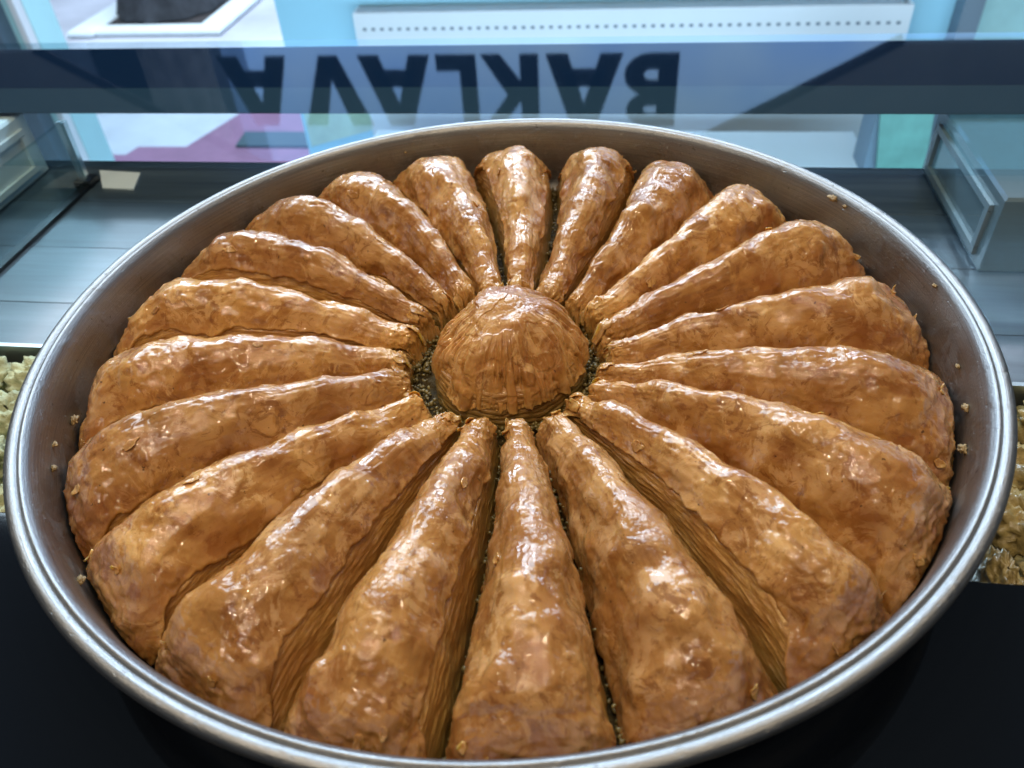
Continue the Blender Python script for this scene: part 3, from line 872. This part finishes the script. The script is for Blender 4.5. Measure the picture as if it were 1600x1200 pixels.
    d = 0.00035 * (saw2 - 0.6) + 0.0006 * rnd * saw2 + 0.0007 * fbm(P0 * 70 + s.seed, 2)
    # hollow the lower flank a little so the crust overhangs
    d = d - 0.0008 * sstep(0.6, 0.3, hgt) + 0.0008 * sstep(0.25, 0.0, hgt)
    edgef = sstep(s.r0, s.r0 + 0.006, Rg)
    rag = 0.0016 * fbm(P0 * 220 + 50, 2, 0.7) * np.maximum(sstep(0.198, 0.206, Rg), 1 - edgef)
    P_ = P0 + N * (d + rag)[..., None]
    P_ = keep_in_pan(P_)
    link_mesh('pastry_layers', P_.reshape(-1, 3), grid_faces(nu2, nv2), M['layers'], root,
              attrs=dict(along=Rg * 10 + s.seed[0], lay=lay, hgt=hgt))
    # --- loose flakes standing on the crust and at the ragged ends
    rs = np.random.RandomState(900 + k)
    spots = [(rs.uniform(0.085, 0.188), rs.uniform(-0.55, 0.45), rs.uniform(0.0018, 0.0036), 0.0007) for _ in range(1)]
    spots += [(rs.uniform(0.195, 0.203), rs.uniform(-0.7, 0.7), rs.uniform(0.0020, 0.0038), 0.0020) for _ in range(2)]
    spots += [(s.r0 + rs.uniform(0.002, 0.007), rs.uniform(-0.6, 0.6), rs.uniform(0.003, 0.0045), 0.0018) for _ in range(2)]
    spots = [q_ + (1.0,) for q_ in spots]
    for (fr_, fq, sz, up, asp) in spots:
        nr, na = 7, 26
        aa = np.linspace(0, 2 * np.pi, na, endpoint=False)
        rad_ = 1 + 0.38 * fbm(np.stack([np.cos(aa) * 1.4 + fr_ * 999, np.sin(aa) * 1.4, aa * 0 + k], -1), 3, 0.75)
        tt = np.linspace(0.02, 1, nr)
        rr_ = fr_ + tt[None] * (rad_ * np.cos(aa))[:, None] * sz * (0.45 if fr_ > 0.194 else 1.0)
        qq = fq + asp * tt[None] * (rad_ * np.sin(aa))[:, None] * sz / (0.9 * 0.27 * fr_) * 0.5
        rr_ = np.clip(rr_, s.r0 + 0.0005, s.r1 - 0.0015); qq = np.clip(qq, -0.93, 0.93)
        Pf = s.surf(rr_, qq)
        e_ = 1e-4
        t1 = s.surf(np.clip(rr_ + e_, 0, s.r1), qq) - s.surf(rr_ - e_, qq); t2 = s.surf(rr_, np.clip(qq + 0.004, -0.99, 0.99)) - s.surf(rr_, qq - 0.004)
        Nf = np.cross(t1, t2); Nf /= np.linalg.norm(Nf, axis=-1, keepdims=True) + 1e-12
        dd = relief(Pf, s, rr_, qq)
        dirn = rs.uniform(0, 6.28)
        curl = np.clip(np.cos(aa - dirn), 0, 1)[:, None] ** 2 * (tt[None] ** 3) * up
        top = Pf + Nf * (dd + 0.00070 + curl)[..., None]
        bot = Pf + Nf * (dd + 0.00035 + curl - 0.0008 * (tt[None] ** 6) * (1 - np.clip(np.cos(aa - dirn), 0, 1)[:, None]))[..., None]
        ring = keep_in_pan(np.concatenate([top, bot[:, ::-1]], axis=1))
        L = ring.shape[1]
        al_ = np.concatenate([rr_, rr_[:, ::-1]], 1); la_ = np.concatenate([qq, qq[:, ::-1]], 1)
        ee = np.concatenate([np.repeat(tt[None] ** 4, na, 0)] * 2, 1)
        link_mesh('flake', ring.reshape(-1, 3), grid_faces(na, L, wrap_u=True, wrap_v=True, flip=True), M['flake'], root,
                  attrs=dict(along=al_ + s.seed[0], lat=la_, toast=ee * 0, edge=ee * 0.4))
    return root
for k in range(21):
    make_slice(k, NAMES[k] if k < 20 else 'topmost slice directly behind the dome')

# ------------------------------------------------------------------ the dome in the middle
dome = empty('baklava_dome', (0.002, 0.0, 0.005)); props(dome, 'round domed pastry with pleated flanks in the middle of the pan', 'baklava')
sd = np.array([3.3, 8.1, 12.7])
def domesurf(T, Q, off):
    # Q 0 top .. 1 base
    th = Q * np.pi / 2
    X = np.sin(th) ** (2 / 2.15); Zc = np.clip(np.cos(th), 0, 1) ** (2 / 2.0)
    R = 0.0392 + 0.0008 * np.sin(3 * T + 1) + 0.0010 * np.sin(2 * T)
    return np.stack([0.002 + (R - off) * X * np.cos(T), (R - off) * X * np.sin(T), FLOOR + (0.0495 - off) * Zc], -1)
nu, nv = 420, 170
T, Q = np.meshgrid(np.linspace(0, 2 * np.pi, nu, endpoint=False), np.linspace(0.003, 1, nv), indexing='ij')
qe = 0.84 + 0.03 * fbm(np.stack([np.cos(T[:, 0]) * 4, np.sin(T[:, 0]) * 4, T[:, 0] * 0], -1), 4, 0.65)
Qc = Q * qe[:, None]
P0 = domesurf(T, Qc, 0.0); N = -normals(P0)
if (N[:, 40] * (P0[:, 40] - np.array([0.002, 0, 0.02]))).sum(-1).mean() < 0: N = -N
cs = np.stack([np.cos(T), np.sin(T)], -1)
pl = fbm(np.concatenate([cs * 4.5, Qc[..., None] * 0.9 + 4], -1), 3, 0.6)
pleat = -np.clip(1 - np.abs(pl) * 6, 0, 1) ** 1.5
ev = (1 - Q)
d = 0.0026 * pleat * sstep(0.22, 0.6, Qc) + 0.0020 * pl * sstep(0.15, 0.6, Qc) + 0.0020 * fbm(P0 * 42 + sd, 2) + 0.0002 * fbm(P0 * 160 + sd, 3, 0.6) + 0.0010 * sstep(.3, .7, pnoise(P0 * 90 + 5))
ter = np.floor(fbm(P0 * 90 + 31, 3, .6) * 5) / 5
d = d + 0.0005 * ter * sstep(0.7, 0.85, Qc) + 0.0004 * sstep(0.2, 0.24, fbm(P0 * 60 + 71, 3)) - 0.003 * sstep(0.018, 0, ev)
P_ = P0 + N * d[..., None]
toast = np.clip(0.7 * sstep(-0.1, 0.5, fbm(P0 * 38 + sd, 3)) + 0.35 * sstep(0.45, 0.1, Qc), 0, 1)
link_mesh('crust', P_.reshape(-1, 3), grid_faces(nu, nv, wrap_u=True, flip=True), M['crust'], dome,
          attrs=dict(along=Qc * 0.12, lat=np.abs(T - np.pi) * 0.4, toast=toast, edge=np.clip(sstep(0.07, 0, ev) + 0.3 * sstep(0.55, 0.8, Qc), 0, 1)))
T, Q = np.meshgrid(np.linspace(0, 2 * np.pi, 300, endpoint=False), np.linspace(0.4, 1, 90), indexing='ij')
P0 = domesurf(T, Q, 0.0012 + 0.003 * sstep(0.72, 0.62, Q))
rad2 = np.stack([np.cos(T), np.sin(T), 0 * T], -1)
lay = P0[..., 2] / 0.04
ph = lay * 14 + 0.6 * fbm(np.stack([np.cos(T) * 3, np.sin(T) * 3, lay], -1), 2); sw = ph - np.floor(ph)
rnd = pnoise(np.stack([np.cos(T) * 6, np.sin(T) * 6, np.floor(ph) * 3.7], -1))
P_ = P0 + rad2 * (0.0005 * (sstep(0, .25, sw) * sstep(1, .7, sw)) + 0.0006 * rnd)[..., None]
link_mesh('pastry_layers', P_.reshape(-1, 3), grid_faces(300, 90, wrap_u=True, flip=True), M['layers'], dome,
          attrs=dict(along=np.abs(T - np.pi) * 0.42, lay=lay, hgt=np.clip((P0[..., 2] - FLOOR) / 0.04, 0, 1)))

# ------------------------------------------------------------------ crumbs
rs = np.random.RandomState(5)
ico = None
def crumb_geo(n, sampler, smin, smax):
    base = []
    th = np.linspace(0, 2 * np.pi, 6, endpoint=False)
    pts = [(0, 0, 1)] + [(math.cos(a) * .9, math.sin(a) * .9, 0.35) for a in th] + [(math.cos(a + .5) * .9, math.sin(a + .5) * .9, -0.35) for a in th] + [(0, 0, -1)]
    pts = np.array(pts)
    F = [(0, 1 + i, 1 + (i + 1) % 6) for i in range(6)] + [(1 + i, 7 + i, 1 + (i + 1) % 6) for i in range(6)] + [(1 + (i + 1) % 6, 7 + i, 7 + (i + 1) % 6) for i in range(6)] + [(7 + i, 13, 7 + (i + 1) % 6) for i in range(6)]
    F = np.array(F)
    V = []; FF = []
    for i in range(n):
        c = np.array(sampler()); sc = rs.uniform(smin, smax) * rs.uniform(0.6, 1.3, 3)
        q = pts * (1 + rs.uniform(-.35, .35, (14, 1))) * sc
        a = rs.uniform(0, 6.28); q = q @ np.array([[math.cos(a), -math.sin(a), 0], [math.sin(a), math.cos(a), 0], [0, 0, 1]])
        V.append(q + c); FF.append(F + 14 * i)
    return np.concatenate(V), np.concatenate(FF)
def samp():
    u = rs.uniform()
    if u < 0.45:
        a = rs.uniform(0, 6.283); r = rs.uniform(0.040, 0.052); return (r * math.cos(a), r * math.sin(a), 0.0075 + rs.uniform(0, 0.005))
    k = rs.randint(21); r = rs.uniform(0.05, 0.198); f = (r - 0.047) / 0.153
    a = math.radians(BI[k] + (BO[k] - BI[k]) * f) + rs.uniform(-0.0012, 0.0012) / r
    return (r * math.cos(a), r * math.sin(a), 0.0075 + abs(rs.normal(0, 0.004)))
V, Fc = crumb_geo(2600, samp, 0.0005, 0.0013)
cr = link_mesh('pistachio_crumbs', V, Fc, M['crumb'], smooth=False, loc=(0, 0, 0.006))
props(cr, 'crushed pistachio crumbs lying around the dome and between the slices', 'crumbs', kind='stuff')

def crumb(x, y, z, size, label, mat='crumbpale', flat=0.5, seed=0):
    nu, nv = 22, 12
    T, Q = np.meshgrid(np.linspace(0, 2 * np.pi, nu, endpoint=False), np.linspace(0.05, np.pi - .05, nv), indexing='ij')
    D = np.stack([np.sin(Q) * np.cos(T), np.sin(Q) * np.sin(T), np.cos(Q)], -1)
    w = 1 + 0.75 * fbm(D * 2.1 + seed * 5.1, 4, 0.7)
    P_ = D * w[..., None] * np.array([size, size * 0.7, size * flat])
    a = math.atan2(y, x) + math.pi / 2
    c, s_ = math.cos(a), math.sin(a)
    # lie against the sloping wall
    P_ = np.stack([P_[..., 0] * c - P_[..., 1] * s_, P_[..., 0] * s_ + P_[..., 1] * c, P_[..., 2] + P_[..., 1] * -0.0], -1) + np.array([x, y, z])
    o = link_mesh('pastry_crumb', P_.reshape(-1, 3), grid_faces(nu, nv, wrap_u=True, flip=True), M[mat], loc=(x, y, z), smooth=False)
    return props(o, label, 'crumb', 'loose crumbs stuck to the pan wall')
def polc(az, r): return r * math.cos(math.radians(az)), r * math.sin(math.radians(az))
for (az, r, z, sz, lab, seed) in [
    (34.5, 0.2095, 0.0470, 0.0035, 'largest brown crumb stuck on the inside of the rim at upper right', 1),
    (32.0, 0.2093, 0.0465, 0.0018, 'small crumb right beside the largest one on the upper right rim', 2),
    (10.0, 0.2092, 0.0460, 0.0018, 'crumb on the right rim level with the dome top', 3),
    (-10.0, 0.2072, 0.0330, 0.0028, 'pale crumb low on the right inner wall', 4),
    (-16.0, 0.2065, 0.0290, 0.0034, 'flat pale flake poking out beside the right slice end', 5),
    (-3.0, 0.2074, 0.0350, 0.0018, 'tiny crumb high on the right inner wall', 6),
    (-162.0, 0.2065, 0.0250, 0.0034, 'ragged pale crumb on the left inner wall beside a slice end', 7),
    (-155.0, 0.2074, 0.0340, 0.0020, 'lone pale crumb on the left inner wall', 8),
    (-151.0, 0.2073, 0.0330, 0.0022, 'second lone crumb on the left inner wall, below the first', 9),
    (-133.0, 0.2070, 0.0300, 0.0026, 'brown crumb on the lower left inner wall', 10),
    (116.0, 0.2080, 0.0400, 0.0014, 'small brown crumb on the back wall above the left slices', 11),
    (68.0, 0.2072, 0.0320, 0.0020, 'brown crumb on the back wall right of the topmost slice', 12)]:
    x, y = polc(az, r)
    crumb(x, y, z, sz * 0.72, lab, seed=seed)
# small far shavings
